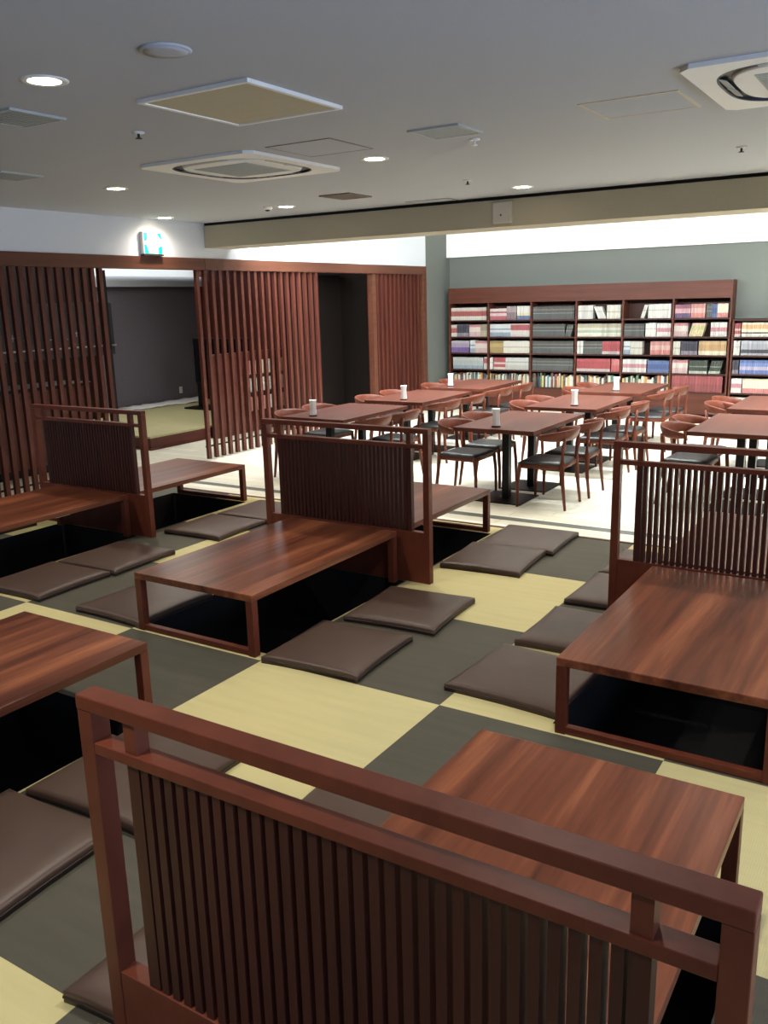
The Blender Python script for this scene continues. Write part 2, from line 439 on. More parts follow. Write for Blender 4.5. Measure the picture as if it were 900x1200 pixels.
# ------------------------------------------------------------------ floor cushions
def cushion_mesh():
    m = MB(); bm = m.bm
    n = 18; sx, sy, T = 0.265, 0.272, 0.05
    rnd = random.Random(3)
    def h(u, v):
        e = (1 - u ** 12) * (1 - v ** 12)
        return T * (0.66 + 0.26 * e ** 0.5 + 0.08 * (1 - u * u) * (1 - v * v))
    top = []; bot = []
    for j in range(n + 1):
        rt = []; rb = []
        for i in range(n + 1):
            u = math.sin((i / n * 2 - 1) * PI / 2); v = math.sin((j / n * 2 - 1) * PI / 2)
            k = 1 + 0.022 * (abs(u * v) ** 6)                 # little ears at the corners
            k2 = 1 - 0.02 * (1 - abs(u * v))
            wr = 0.0016 * math.sin(7 * u + 5 * v) * (1 - u * u) * (1 - v * v) + 0.0028 * math.exp(-((u * 0.9 - v * 0.5 - 0.25) / 0.05) ** 2) * (1 - v * v) * (1 - u * u)
            rt.append(bm.verts.new((sx * u * k * k2, sy * v * k * k2, h(u, v) + wr)))
            rb.append(bm.verts.new((sx * u * k * k2, sy * v * k * k2, 0.0)))
        top.append(rt); bot.append(rb)
    for j in range(n):
        for i in range(n):
            f = bm.faces.new((top[j][i], top[j][i + 1], top[j + 1][i + 1], top[j + 1][i])); f.smooth = True
            f = bm.faces.new((bot[j][i], bot[j + 1][i], bot[j + 1][i + 1], bot[j][i + 1])); f.smooth = True
    ring = lambda A: [A[0][i] for i in range(n)] + [A[j][n] for j in range(n)] + [A[n][i] for i in range(n, 0, -1)] + [A[j][0] for j in range(n, 0, -1)]
    a, b = ring(top), ring(bot)
    for k in range(len(a)):
        f = bm.faces.new((a[k], b[k], b[(k + 1) % len(a)], a[(k + 1) % len(a)])); f.smooth = True
    pts = [((p.co + q.co) / 2).copy() for p, q in zip(a, b)]
    return m, pts
cm, cpts = cushion_mesh()
CU = cm.build('floor_cushion', M_CUSH)
m = MB(); m.tube(cpts + [cpts[0]], 0.004, 6, cap=False); m.build('piping', M_PIPE, CU)
CUS = [
 (-2.375, 3.30, 3, 'brown floor cushion nearest the front corner of the central low table'),
 (-2.345, 3.96, 4, 'brown floor cushion at the foot of the middle screen, right side'),
 (-2.345, 5.06, 4, 'brown floor cushion behind the middle screen, the nearer of its overlapping pair'),
 (-2.325, 5.60, 2, 'brown floor cushion lying at the far tatami edge by the pale floor'),
 (-1.425, 3.43, -3, 'brown floor cushion by the front left leg of the right-hand table'),
 (-1.375, 4.07, 0, 'brown floor cushion left of the right-hand table, touching the screen base'),
 (-1.375, 4.76, 0, 'brown floor cushion just behind the left post of the right-hand screen'),
 (-1.375, 5.34, 1, 'brown floor cushion at the far tatami edge, partly seen through the right screen'),
 (-4.665, 3.33, 2, 'brown floor cushion at the left edge, beside the dark pit'),
 (-4.655, 3.90, 2, 'brown floor cushion at the foot of the far-left screen, shadow across it'),
 (-4.625, 4.85, 2, 'brown floor cushion right behind the far-left screen post'),
 (-4.605, 5.42, 1, 'brown floor cushion beside the free table leg, far left behind the middle screen'),
 (-3.775, 3.33, -2, 'brown floor cushion seen under and left of the central low table'),
 (-2.345, 1.96, 3, 'brown floor cushion directly behind the left post of the foreground screen'),
 (-2.375, 1.38, 3, 'brown floor cushion at the lower left edge with a band of light'),
 (-1.435, 1.40, 2, 'brown floor cushion at the bottom left behind the foreground post foot'),
 (-6.30, 3.34, 1, 'brown floor cushion on the far side of the left-edge table, glimpsed beneath it'),
 (-6.30, 4.00, -1, 'brown floor cushion beyond the left-edge table, close to the far-left screen'),
 (-1.435, 2.02, 1, 'brown floor cushion left of the table behind the foreground screen rails'),
]
for i, (x, y, r, lab) in enumerate(CUS):
    o = CU if i == 0 else copy_tree(CU)
    o.location = (x, y, 0.001 if i % 2 else 0.0); o.rotation_euler = (0, 0, math.radians(r + (180 if i % 3 == 1 else 0)))
    tag(o, lab, 'cushion', 'brown floor cushions')

# ------------------------------------------------------------------ dining tables
DT = []
def make_dtable():
    t = empty('dining_table', (0, 0, FD))
    L = 1.31; w = 0.405
    m = MB(); m.box(-w, w, 0, L, 0.682, 0.72, bevel=0.003); m.build('tabletop', M_TOPD, t)
    for y in (0.33, 0.33 + 0.62):
        m = MB(); m.box(-0.24, 0.24, y - 0.235, y + 0.235, 0, 0.012, bevel=0.002); m.build('base_plate', M_BLACK, t)
        m = MB(); m.box(-0.035, 0.035, y - 0.035, y + 0.035, 0.012, 0.664, bevel=0.003); m.build('column', M_BLACK, t)
        m = MB(); m.box(-0.16, 0.16, y - 0.16, y + 0.16, 0.664, 0.682); m.build('mounting_plate', M_BLACK, t)
    return t
D0 = make_dtable()
CN = {'L': 'left column', 'C': 'middle column', 'R': 'right column'}
RN = ['nearest', 'second', 'farthest']
TX = {'L': -5.47, 'C': -3.40, 'R': -1.385}
TY = {'L': [7.27, 8.90, 10.52], 'C': [7.27, 8.97, 10.62], 'R': [7.80, 9.50]}
k = 0
for c in 'LCR':
    for r, y in enumerate(TY[c]):
        o = D0 if k == 0 else copy_tree(D0); k += 1
        o.location = (TX[c], y, FD)
        last = 'wooden pedestal dining table, %s of the %s of dining tables' % (RN[r] if not (c == 'R' and r) else 'farther', CN[c])
        tag(o, last, 'table', 'pedestal dining tables')

# napkin holders standing on the dining tables
def make_holder():
    t = empty('menu_holder', (0, 0, 0))
    m = MB(); m.box(-0.042, 0.042, -0.03, 0.03, 0, 0.012, bevel=0.003); m.build('base', M_BLACK, t)
    m = MB()
    prof = [(-0.026, 0.012), (-0.034, 0.06), (-0.030, 0.11), (-0.036, 0.168)]
    bm = m.bm
    for s, th in ((1, 0.0), ):
        front = []
        for z in (0.012, 0.05, 0.09, 0.13, 0.168):
            w = 0.037 - 0.007 * math.sin((z - 0.012) / 0.156 * PI)
            front.append([bm.verts.new((-w, -0.008, z)), bm.verts.new((0, -0.022, z)), bm.verts.new((w, -0.008, z)), bm.verts.new((w, 0.012, z + 0.006)), bm.verts.new((-w, 0.012, z + 0.006))])
        for a, b in zip(front, front[1:]):
            for q in range(5): bm.faces.new((a[q], a[(q + 1) % 5], b[(q + 1) % 5], b[q]))
        bm.faces.new(front[0]); bm.faces.new(front[-1])
    m.build('paper_sleeve', M_PAPER, t)
    return t
HOL = [('C', -3.43, 7.42, 0), ('C', -3.32, 9.21, 1), ('C', -3.37, 10.85, 2), ('L', -5.56, 7.43, 0), ('L', -5.42, 9.08, 1), ('L', -5.66, 10.75, 2)]
h0 = make_holder()
for i, (c, x, y, r) in enumerate(HOL):
    o = h0 if i == 0 else copy_tree(h0)
    o.location = (x, y, FD + 0.72); o.rotation_euler = (0, 0, math.radians([20, 15, 12, 30, 18, 12][i]))
    tag(o, 'white paper menu stand on the %s dining table of the %s' % (RN[r], CN[c]), 'menu stand', 'white menu stands on the dining tables')

# ------------------------------------------------------------------ bow-backed dining chairs (local +x = forward)
def make_chair():
    t = empty('dining_chair', (0, 0, FD))
    # legs
    for s in (-1, 1):
        m = MB(); m.tube([(0.225, s * 0.225, 0), (0.222, s * 0.222, 0.22), (0.205, s * 0.215, 0.405)], [0.012, 0.017, 0.019], 10); m.build('leg', M_CHAIR, t)
        m = MB(); m.tube([(-0.232, s * 0.205, 0), (-0.205, s * 0.197, 0.22), (-0.19, s * 0.19, 0.42), (-0.196, s * 0.185, 0.56), (-0.21, s * 0.18, 0.66)], [0.0125, 0.018, 0.0205, 0.018, 0.014], 10); m.build('leg', M_CHAIR, t)
    # seat frame
    m = MB()
    for s in (-1, 1):
        m.tube([(-0.19, s * 0.19, 0.392), (0.205, s * 0.212, 0.392)], [(0.011, 0.027)] * 2, 8)
    m.tube([(0.205, -0.215, 0.392), (0.205, 0.215, 0.392)], [(0.011, 0.027)] * 2, 8)
    m.tube([(-0.187, -0.19, 0.392), (-0.187, 0.19, 0.392)], [(0.011, 0.024)] * 2, 8)
    m.build('seat_frame', M_CHAIR, t)
    # upholstered pad, dished
    m = MB(); bm = m.bm; n = 12; T = []; B = []
    for j in range(n + 1):
        a = []; b = []
        for i in range(n + 1):
            u = i / n * 2 - 1; v = j / n * 2 - 1
            x = 0.015 + 0.215 * u * (1 - 0.03 * v * v); y = (0.222 + 0.014 * u) * v * (1 - 0.02 * u * u)
            e = max(0.0, (1 - abs(u) ** 6) * (1 - abs(v) ** 6)) ** 0.5
            a.append(bm.verts.new((x, y, 0.414 + 0.026 * e + 0.008 * v * v * e - 0.006 * (1 - u * u) * e)))
            b.append(bm.verts.new((x * 0.98, y * 0.98, 0.408)))
        T.append(a); B.append(b)
    for j in range(n):
        for i in range(n):
            f = bm.faces.new((T[j][i], T[j][i + 1], T[j + 1][i + 1], T[j + 1][i])); f.smooth = True
            bm.faces.new((B[j][i], B[j + 1][i], B[j + 1][i + 1], B[j][i + 1]))
    rg = lambda A: [A[0][i] for i in range(n)] + [A[j][n] for j in range(n)] + [A[n][i] for i in range(n, 0, -1)] + [A[j][0] for j in range(n, 0, -1)]
    a, b = rg(T), rg(B)
    for q in range(len(a)): bm.faces.new((a[q], b[q], b[(q + 1) % len(a)], a[(q + 1) % len(a)]))
    m.build('seat', M_SEAT, t)
    # bow backrest: a curved band, tall in the middle and thin at the forward tips
    m = MB(); bm = m.bm; N = 28; rings = []
    for i in range(N + 1):
        s = i / N * 2 - 1
        ang = s * math.radians(104)
        x = -0.245 + 0.20 * (1 - math.cos(ang)) * 1.02; y = 0.262 * math.sin(ang) * (1.0 if abs(ang) < PI / 2 else 0.985)
        hgt = 0.044 * math.cos(s * PI / 2 * 0.86) ** 0.8 + 0.012
        zc = 0.680 - 0.022 * s * s
        th = 0.0115 + 0.007 * abs(s)
        tx, ty = 0.20 * math.sin(ang), 0.262 * math.cos(ang); l = math.hypot(tx, ty); nx, ny = -ty / l, tx / l    # outward normal
        lean = 0.35
        ring = []
        for k in range(12):
            a = 2 * PI * k / 12
            o_ = th * math.cos(a); z_ = hgt * math.sin(a)
            ring.append(bm.verts.new((x + nx * (o_ + lean * z_), y + ny * (o_ + lean * z_) * 0.6, zc + z_)))
        rings.append(ring)
    for i in range(N):
        for k in range(12):
            f = bm.faces.new((rings[i][k], rings[i][(k + 1) % 12], rings[i + 1][(k + 1) % 12], rings[i + 1][k])); f.smooth = True
    for r in (rings[0], rings[-1]): bm.faces.new(r)
    m.build('backrest', M_CHAIR, t)
    return t
C0 = make_chair()
CHS = []
def addc(col, row, side, ys):
    for i, y in enumerate(ys): CHS.append((col, row, side, i, y))
addc('L', 0, 'l', [7.66, 8.20]); addc('L', 1, 'l', [9.25, 9.88]); addc('L', 2, 'l', [10.92, 11.52])
addc('L', 0, 'r', [7.62, 8.16]); addc('L', 1, 'r', [9.22, 9.82]); addc('L', 2, 'r', [10.72, 11.36])
addc('C', 0, 'l', [7.62, 8.20]); addc('C', 1, 'l', [9.33, 9.86]); addc('C', 2, 'l', [10.98, 11.60])
addc('C', 0, 'r', [7.56, 8.14]); addc('C', 1, 'r', [9.12, 9.72]); addc('C', 2, 'r', [10.95, 11.55])
addc('R', 0, 'l', [8.17, 8.70]); addc('R', 1, 'l', [9.95, 10.45])
for i, (c, r, s, q, y) in enumerate(CHS):
    o = C0 if i == 0 else copy_tree(C0)
    dx = 0.450 + (0.03 if q else 0.0)
    x = TX[c] + (-dx if s == 'l' else dx)
    o.location = (x, y, FD); o.rotation_euler = (0, 0, (0 if s == 'l' else PI) + math.radians(random.uniform(-3, 3)))
    rn = RN[r] if not (c == 'R' and r) else 'farther'
    tag(o, '%s wooden chair on the %s of the %s table, %s' % (('nearer', 'farther')[q], {'l': 'left', 'r': 'right'}[s], rn, CN[c]), 'chair', 'bow-backed dining chairs')

# ------------------------------------------------------------------ tall lattice panels
def lattice(y0, y1, n, label, tilted=0.0, stile=False, back=False):
    t = empty('lattice_panel', (XW, y0, FD)); tag(t, label, 'lattice panel', 'tall wooden lattice panels')
    m = MB(); P = (y1 - y0) / (n - 1)
    for k in range(n):
        y = k * P
        m.box(-0.050, -0.008, y - 0.024, y + 0.024, 0.02, 2.304)
    m.build('slat_panel', M_LATT, t)
    m = MB(); m.box(-0.064, -0.051, -0.02, (y1 - y0) + 0.02, 0.16, 0.18); m.build('tie_rail', M_BRONZE, t)
    if stile:
        m = MB(); m.box(-0.08, 0.0, -0.16, -0.06, 0.02, 2.304); m.build('stile', M_HEAD, t)
    if back:
        m = MB(); m.box(-0.10, -0.085, -0.16, (y1 - y0) + 0.05, 0.02, 2.304); m.build('back_board', M_PANEL, t)
    return t
lattice(4.15, 6.52, 23, 'tall dark lattice panel at the far left, beside the doorway to the stage')
lattice(7.97, 10.37, 19, 'tall reddish lattice panel in the middle, right of the doorway to the stage')
lattice(11.98, 13.28, 11, 'narrow lattice panel at the right end, next to the grey wall', stile=True, back=True)
# black steel jamb in the doorway
m = MB(); m.box(-8.0, -7.93, 6.80, 6.87, FD, 2.1)
struct(m.build('trim_9', M_BLACK))

# behind the lattice: low reddish partition with leaflets, dark door, far-left counter
m = MB(); m.box(-8.84, -8.74, 9.35, 11.6, FD, 1.0); 
struct(m.build('partition_low', M_PANEL))
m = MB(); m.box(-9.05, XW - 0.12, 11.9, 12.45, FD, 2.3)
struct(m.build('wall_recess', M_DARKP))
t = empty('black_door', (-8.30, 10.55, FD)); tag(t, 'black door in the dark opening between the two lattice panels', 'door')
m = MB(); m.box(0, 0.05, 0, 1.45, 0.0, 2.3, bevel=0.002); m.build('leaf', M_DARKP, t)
for y in (-0.06, 0.10):
    m = MB(); m.box(-0.01, 0.07, y, y + 0.05, 0.0, 2.3); m.build('frame_stile', M_BLACK, t)
m = MB(); m.tube([(0.085, 0.24, 0.95), (0.085, 0.24, 1.15)], 0.012, 8); m.box(0.05, 0.085, 0.233, 0.247, 0.97, 0.985); m.box(0.05, 0.085, 0.233, 0.247, 1.115, 1.13)
m.build('handle', M_BRONZE, t)

# leaflet rack in front of the low partition
t = empty('leaflet_rack', (-8.70, 9.98, 0)); tag(t, 'dark wire rack of pale leaflets glimpsed behind the middle lattice panel', 'rack')
m = MB()
for y in (0.0, 0.9): m.tube([(0, y, FD), (0, y, 0.8)], 0.01, 6)
for z in (0.12, 0.40, 0.66): m.box(-0.01, 0.07, 0, 0.9, z, z + 0.012)
m.build('frame', M_BRONZE, t)
rr = random.Random(5)
for z in (0.132, 0.412, 0.672):
    for q in range(4):
        y = 0.05 + q * 0.22
        o = MB(); o.box(-8.67, -8.645, 9.98 + y, 9.98 + y + 0.15, z, z + 0.20)
        oo = o.build('leaflet', plain('leaflet %d%d' % (q, int(z * 100)), rr.choice([(214, 210, 198), (190, 196, 188), (176, 120, 110), (200, 190, 160)]), 0.6))
        tag(oo, 'pale leaflet standing on the %s tier of the dark rack behind the middle lattice' % {0.132: 'lowest', 0.412: 'middle', 0.672: 'top'}[z], 'leaflet', 'leaflets on the %s tier of the rack' % {0.132: 'lowest', 0.412: 'middle', 0.672: 'top'}[z])

# television on a floor stand, on the stage
t = empty('television', (-10.05, 11.0, -0.017), 0); tag(t, 'black television on a floor stand on the stage, half hidden behind the lattice', 'television')
m = MB(); m.box(-0.62, 0.62, -0.03, 0.03, 0.42, 1.17, bevel=0.006); m.build('cabinet', M_BLACK, t)
m = MB(); m.box(-0.59, 0.59, -0.034, -0.0305, 0.46, 1.145); m.build('screen', M_TV, t)
m = MB(); m.box(-0.60, -0.50, -0.02, 0.06, 0.03, 0.42); m.box(0.50, 0.60, -0.02, 0.06, 0.03, 0.42); m.box(-0.60, 0.60, 0.031, 0.06, 0.15, 0.9); m.build('stand_column', M_BLACK, t)
m = MB(); m.box(-0.72, 0.72, -0.25, 0.28, 0.0, 0.03, bevel=0.008); m.build('stand_base', M_BLACK, t)

# socket on the dark wall, white sheets at its foot
t = empty('wall_socket', (-11.955, 11.88, 0.16)); tag(t, 'white wall socket low on the dark stage wall', 'socket')
m = MB(); m.box(0, 0.012, -0.035, 0.035, -0.06, 0.06, bevel=0.003); m.build('plate', M_PLAST, t)
m = MB()
for z in (-0.025, 0.025):
    for y in (-0.009, 0.009): m.box(0.0121, 0.0135, y - 0.002, y + 0.002, z - 0.009, z + 0.009)
m.build('slots', M_BRONZE, t)
for i, (x0, x1, y0, y1) in enumerate(((-11.94, -11.50, 8.8, 10.35), (-11.94, -11.40, 10.38, 11.12), (-11.94, -11.30, 11.15, 12.35))):
    m = MB(); bm = m.bm; n = 14; g = []
    rr = random.Random(i)
    for a in range(n + 1):
        row = []
        for b in range(5):
            u = a / n; v = b / 4
            row.append(bm.verts.new((x0 + (x1 - x0) * v + rr.uniform(-.012, .012), y0 + (y1 - y0) * u + (0.05 * v if a == n else 0), -0.014 + 0.012 * abs(math.sin(u * 9 + v * 3 + i)) + 0.006 * rr.random())))
        g.append(row)
    for a in range(n):
        for b in range(4): bm.faces.new((g[a][b], g[a + 1][b], g[a + 1][b + 1], g[a][b + 1])).smooth = True
    o = m.build('white_sheet', M_PAPER)
    tag(o, ['white sheet spread along the foot of the dark stage wall, left end', 'white sheet at the foot of the dark stage wall, middle one', 'white sheet at the foot of the dark stage wall, below the socket'][i], 'sheet', 'white sheets along the stage wall')
    md = o.modifiers.new('s', 'SOLIDIFY'); md.thickness = 0.002

# far-left room seen between the slats: dark hanging board with a rail of light, counter
t = empty('menu_board', (-8.6, 5.6, 1.14)); tag(t, 'dark board hanging behind the far-left lattice, faint pale marks on it', 'board')
m = MB(); m.box(0, 0.04, 0, 1.86, 0, 0.62, bevel=0.003); m.build('board', plain('dark slate board', (34, 37, 44), 0.4), t)
m = MB(); m.box(0.0, 0.07, 0.0, 1.86, 0.10, 0.118); b = m.build('pale_ledge', M_CHROME, t)
m = MB(); rr = random.Random(11)
for q in range(9):
    y = 0.25 + q * 0.17; z = 0.2 + rr.uniform(0, 0.1)
    m.box(0.041, 0.043, y, y + rr.uniform(0.03, 0.08), z, z + 0.012); m.box(0.041, 0.043, y + 0.03, y + 0.04, z - 0.03, z + rr.uniform(0.02, 0.06))
m.build('chalk_marks', plain('chalk', (150, 155, 160), 0.9), t)
for z0, z1 in ((0.62, 1.6),):
    m = MB()
    for y in (0.15, 1.7): m.tube([(0.02, y, z0), (0.02, y, z1)], 0.006, 6)
    m.build('hanger', M_BLACK, t)
t = empty('counter', (-9.3, 4.0, FD)); tag(t, 'dark wooden counter standing behind the far-left lattice', 'counter')
m = MB(); m.box(0, 0.5, 0, 3.2, 0.10, 0.98); m.build('body', M_PANEL, t)
m = MB(); m.box(-0.03, 0.55, -0.02, 3.23, 0.98, 1.02, bevel=0.004); m.build('worktop', M_DARKP, t)
m = MB(); m.box(0.05, 0.45, 0.02, 3.18, 0, 0.10); m.build('plinth', M_BLACK, t)
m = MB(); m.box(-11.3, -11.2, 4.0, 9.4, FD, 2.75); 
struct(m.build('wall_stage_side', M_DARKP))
for i, (y, z, hh) in enumerate(((5.35, 0.82, 0.34), (5.62, 0.82, 0.22), (5.86, 0.82, 0.28), (6.15, 0.82, 0.30))):
    m = MB(); m.lathe([(0.0, 0), (0.05, 0), (0.055, 0.02), (0.05, hh * 0.6), (0.02, hh * 0.78), (0.018, hh), (0, hh)], 14)
    o = m.build('bottle', [plain('pale glass bottle %d' % i, [(190, 196, 200), (150, 170, 165), (205, 200, 190), (180, 186, 200)][i], 0.2)])
    o.location = (-9.0, y, z); tag(o, 'pale bottle on the dark counter glimpsed through the far-left lattice', 'bottle', 'bottles on the counter')

# ------------------------------------------------------------------ exit sign on the header
t = empty('exit_sign', (XW + 0.03, 7.10, 2.243)); tag(t, 'green and white lit emergency exit sign above the wooden header', 'sign')
m = MB(); m.box(-0.03, 0.02, 0, 0.285, 0.012, 0.255, bevel=0.003); m.build('housing', M_PLAST, t)
m = MB(); m.box(-0.03, 0.03, -0.004, 0.289, 0, 0.02, bevel=0.003); m.build('bracket', M_BRONZE, t)
m = MB(); m.box(0.0201, 0.0225, 0.012, 0.273, 0.024, 0.245)
MY = lambda: Matrix(((0, 0, 1, 0.0226), (1, 0, 0, 0), (0, 1, 0, 0), (0, 0, 0, 1)))
m.build('lit_panel', M_SIGNG, t)
m = MB()      # white doorway
m.poly([(0.075, 0.028), (0.215, 0.028), (0.215, 0.09), (0.272, 0.115), (0.272, 0.16), (0.225, 0.21), (0.205, 0.236), (0.065, 0.236), (0.065, 0.165), (0.015, 0.15), (0.015, 0.12), (0.05, 0.12)], 0.001, M=MY())
m.build('doorway_symbol', M_SIGNW, t)
m = MB(); My2 = Matrix(((0, 0, 1, 0.0238), (1, 0, 0, 0), (0, 1, 0, 0), (0, 0, 0, 1)))
m.poly([(0.135 + 0.016 * math.cos(a * PI / 6), 0.205 + 0.016 * math.sin(a * PI / 6)) for a in range(12)], 0.001, M=My2)
m.poly([(0.12, 0.185), (0.15, 0.187), (0.175, 0.165), (0.19, 0.168), (0.188, 0.155), (0.170, 0.152), (0.157, 0.162), (0.155, 0.125), (0.18, 0.10), (0.172, 0.06), (0.16, 0.06), (0.163, 0.095), (0.14, 0.108), (0.125, 0.075), (0.095, 0.065), (0.09, 0.076), (0.113, 0.086), (0.125, 0.125), (0.122, 0.16), (0.105, 0.145), (0.094, 0.152), (0.11, 0.172)], 0.001, M=My2)
m.build('running_figure_symbol', M_SIGNP, t)

# ------------------------------------------------------------------ bookcases
BX = [-7.44, -6.68, -5.886, -5.095, -4.321, -3.536, -2.69]
SZ = [1.315, 1.032, 0.752, 0.468, 0.185]      # tops of the shelf boards
YF = 14.10; BK = 14.395
t = empty('bookcase', (-5.06, 14.25, FD)); tag(t, 'long wooden six-bay bookcase with a plain header along the grey back wall', 'bookcase')
o_ = (-5.06, 14.25, FD)
def bb(m, x0, x1, y0, y1, z0, z1, bv=0.002): m.box(x0 - o_[0], x1 - o_[0], y0 - o_[1], y1 - o_[1], z0 - o_[2], z1 - o_[2], bevel=bv); return m
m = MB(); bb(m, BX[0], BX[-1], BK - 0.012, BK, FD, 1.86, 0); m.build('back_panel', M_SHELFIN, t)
m = MB(); bb(m, BX[0] - 0.012, BX[-1] + 0.012, YF - 0.004, BK, 1.605, 1.868); m.build('header_board', M_SHELF, t)
for i, x in enumerate(BX):
    m = MB(); bb(m, x - 0.014, x + 0.014, YF, BK - 0.012, FD, 1.605, 0.001); m.build('upright', M_SHELF, t)
for i in range(6):
    for z in SZ:
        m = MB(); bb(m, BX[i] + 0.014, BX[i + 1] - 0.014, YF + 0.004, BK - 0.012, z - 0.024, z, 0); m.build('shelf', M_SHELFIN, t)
    m = MB(); bb(m, BX[i] + 0.016, BX[i + 1] - 0.016, YF + 0.008, YF + 0.026, FD + 0.04, SZ[4] - 0.024, 0.001); m.build('base_panel', M_SHELF, t)
m = MB(); bb(m, BX[0] + 0.02, BX[-1] - 0.02, YF + 0.03, BK - 0.02, FD, FD + 0.04, 0); m.build('plinth', M_BLACK, t)
# low bookcase to the right
LX0, LX1 = -2.655, -0.9
LZ = [1.03, 0.755, 0.475, 0.19, -0.09]
t = empty('low_bookcase', (LX0, 14.25, FD)); tag(t, 'lower bookcase at the right edge, beside the long six-bay bookcase', 'bookcase')
o_ = (LX0, 14.25, FD)
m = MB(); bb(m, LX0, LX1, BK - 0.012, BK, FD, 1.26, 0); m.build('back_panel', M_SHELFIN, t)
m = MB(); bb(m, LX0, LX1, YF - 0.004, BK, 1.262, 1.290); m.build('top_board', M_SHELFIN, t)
for x in (LX0 + 0.014, -1.78, LX1 - 0.014):
    m = MB(); bb(m, x - 0.013, x + 0.013, YF, BK - 0.012, FD, 1.262, 0.001); m.build('upright', M_SHELF, t)
for z in LZ:
    for a, b in ((LX0 + 0.027, -1.793), (-1.767, LX1 - 0.027)):
        m = MB(); bb(m, a, b, YF + 0.004, BK - 0.012, z - 0.024, z, 0); m.build('shelf', M_SHELFIN, t)

# ---- books
W_, BL, RD = (236, 230, 218), (58, 60, 60), (172, 40, 48)
S = {
 'redmid': ('white paperback with a broad red band', [(0, (232, 224, 208)), (0.32, (176, 62, 58)), (0.72, (214, 196, 180)), (0.85, (228, 220, 206))]),
 'navy': ('dark navy volume with a pale foot', [(0, (150, 140, 150)), (0.3, (62, 58, 76)), (0.85, (80, 76, 92))]),
 'whitepink': ('white and pink paperback', [(0, (214, 176, 172)), (0.4, (228, 212, 200)), (0.8, (200, 120, 124))]),
 'beige': ('beige paperback', [(0, (186, 172, 146)), (0.5, (160, 144, 116))]),
 'purple': ('lilac and purple paperback', [(0, (122, 84, 158)), (0.45, (176, 156, 184)), (0.8, (196, 184, 192))]),
 'bluewhite': ('pale blue and white paperback', [(0, (150, 168, 186)), (0.35, (222, 222, 220)), (0.55, (120, 146, 172)), (0.65, (222, 224, 224))]),
 'greyblue': ('pale grey-blue paperback', [(0, (150, 168, 178)), (0.3, (188, 192, 190)), (0.75, (206, 206, 200))]),
 'pinkmix': ('red, pink and white paperback', [(0, (192, 76, 92)), (0.35, (224, 196, 196)), (0.6, (178, 60, 76)), (0.75, (228, 214, 210))]),
 'mauve': ('grey-mauve paperback', [(0, (142, 118, 126)), (0.55, (176, 156, 158))]),
 'whitemulti': ('white blue-banded paperback', [(0, (104, 120, 168)), (0.3, (228, 218, 170)), (0.5, (234, 230, 222))]),
 'redtop': ('white red-topped paperback', [(0, (222, 210, 202)), (0.5, (180, 60, 66)), (0.92, (220, 200, 192))]),
 'gold': ('gold-spined paperback', [(0, (176, 146, 78)), (0.5, (196, 168, 92)), (0.8, (160, 128, 64))]),
 'cream': ('cream-coloured paperback', [(0, (230, 224, 206)), (0.45, (196, 186, 168)), (0.55, (232, 226, 212))]),
 'redwhite': ('red and white paperback', [(0, (224, 210, 200)), (0.2, (182, 58, 60)), (0.45, (222, 200, 192)), (0.6, (178, 52, 58))]),
 'palegrey': ('pale grey paperback', [(0, (196, 194, 184)), (0.4, (214, 212, 204)), (0.6, (176, 176, 170)), (0.7, (214, 212, 204))]),
 'black': ('black and grey volume', [(0, (92, 95, 92)), (0.45, (150, 152, 146)), (0.5, (88, 90, 87)), (0.7, (122, 117, 108)), (0.8, (84, 84, 80))]),
 'white': ('white paperback', [(0, (238, 234, 224)), (0.55, (200, 194, 184)), (0.62, (238, 234, 226))]),
 'greenish': ('cream green-banded paperback', [(0, (232, 228, 206)), (0.3, (176, 192, 172)), (0.5, (222, 216, 196)), (0.7, (190, 182, 150))]),
 'red': ('bright red volume with a pale foot', [(0, (206, 190, 184)), (0.22, (176, 34, 48)), (0.8, (190, 50, 60))]),
 'redlight': ('light red volume', [(0, (212, 80, 80)), (0.5, (222, 110, 104))]),
 'salmon': ('salmon pink paperback', [(0, (218, 122, 112)), (0.35, (228, 176, 164)), (0.7, (206, 132, 122))]),
 'pinkwhite': ('pink and white paperback', [(0, (232, 224, 216)), (0.35, (206, 130, 142)), (0.65, (234, 228, 222))]),
 'blue': ('blue paperback', [(0, (86, 110, 160)), (0.3, (60, 84, 146)), (0.7, (84, 108, 164))]),
 'pinknavy': ('pink and navy paperback', [(0, (104, 78, 122)), (0.35, (214, 156, 160)), (0.7, (150, 80, 110))]),
 'ochre': ('ochre paperback with a cream foot', [(0, (232, 218, 188)), (0.3, (196, 150, 88)), (0.75, (206, 166, 108))]),
 'darkgreen': ('dark green paperback with pale stripes', [(0, (200, 204, 184)), (0.2, (62, 72, 60)), (0.5, (150, 156, 136)), (0.58, (70, 78, 66))]),
 'yellowish': ('yellow-green slanting paperback', [(0, (222, 202, 150)), (0.5, (204, 194, 132)), (0.8, (226, 190, 160))]),
 'bigred': ('tall red binder', [(0, (150, 46, 48)), (0.5, (168, 54, 56))]),
 'orange': ('cream paperback with an orange band', [(0, (236, 230, 214)), (0.22, (80, 70, 66)), (0.32, (236, 226, 200)), (0.55, (226, 172, 104)), (0.85, (232, 220, 196))]),
 'greydark': ('grey paperback with a dark lower band', [(0, (196, 194, 200)), (0.15, (70, 70, 82)), (0.4, (176, 176, 186)), (0.8, (196, 196, 204))]),
 'bluepink': ('blue paperback with a pink middle', [(0, (96, 118, 186)), (0.3, (196, 180, 206)), (0.55, (110, 136, 200)), (0.8, (74, 106, 178))]),
 'creamred': ('cream paperback with a red foot', [(0, (214, 122, 116)), (0.34, (238, 226, 196)), (0.9, (226, 206, 170))]),
}
SM = {k: banded('spine ' + k, b) for k, (l, b) in S.items()}
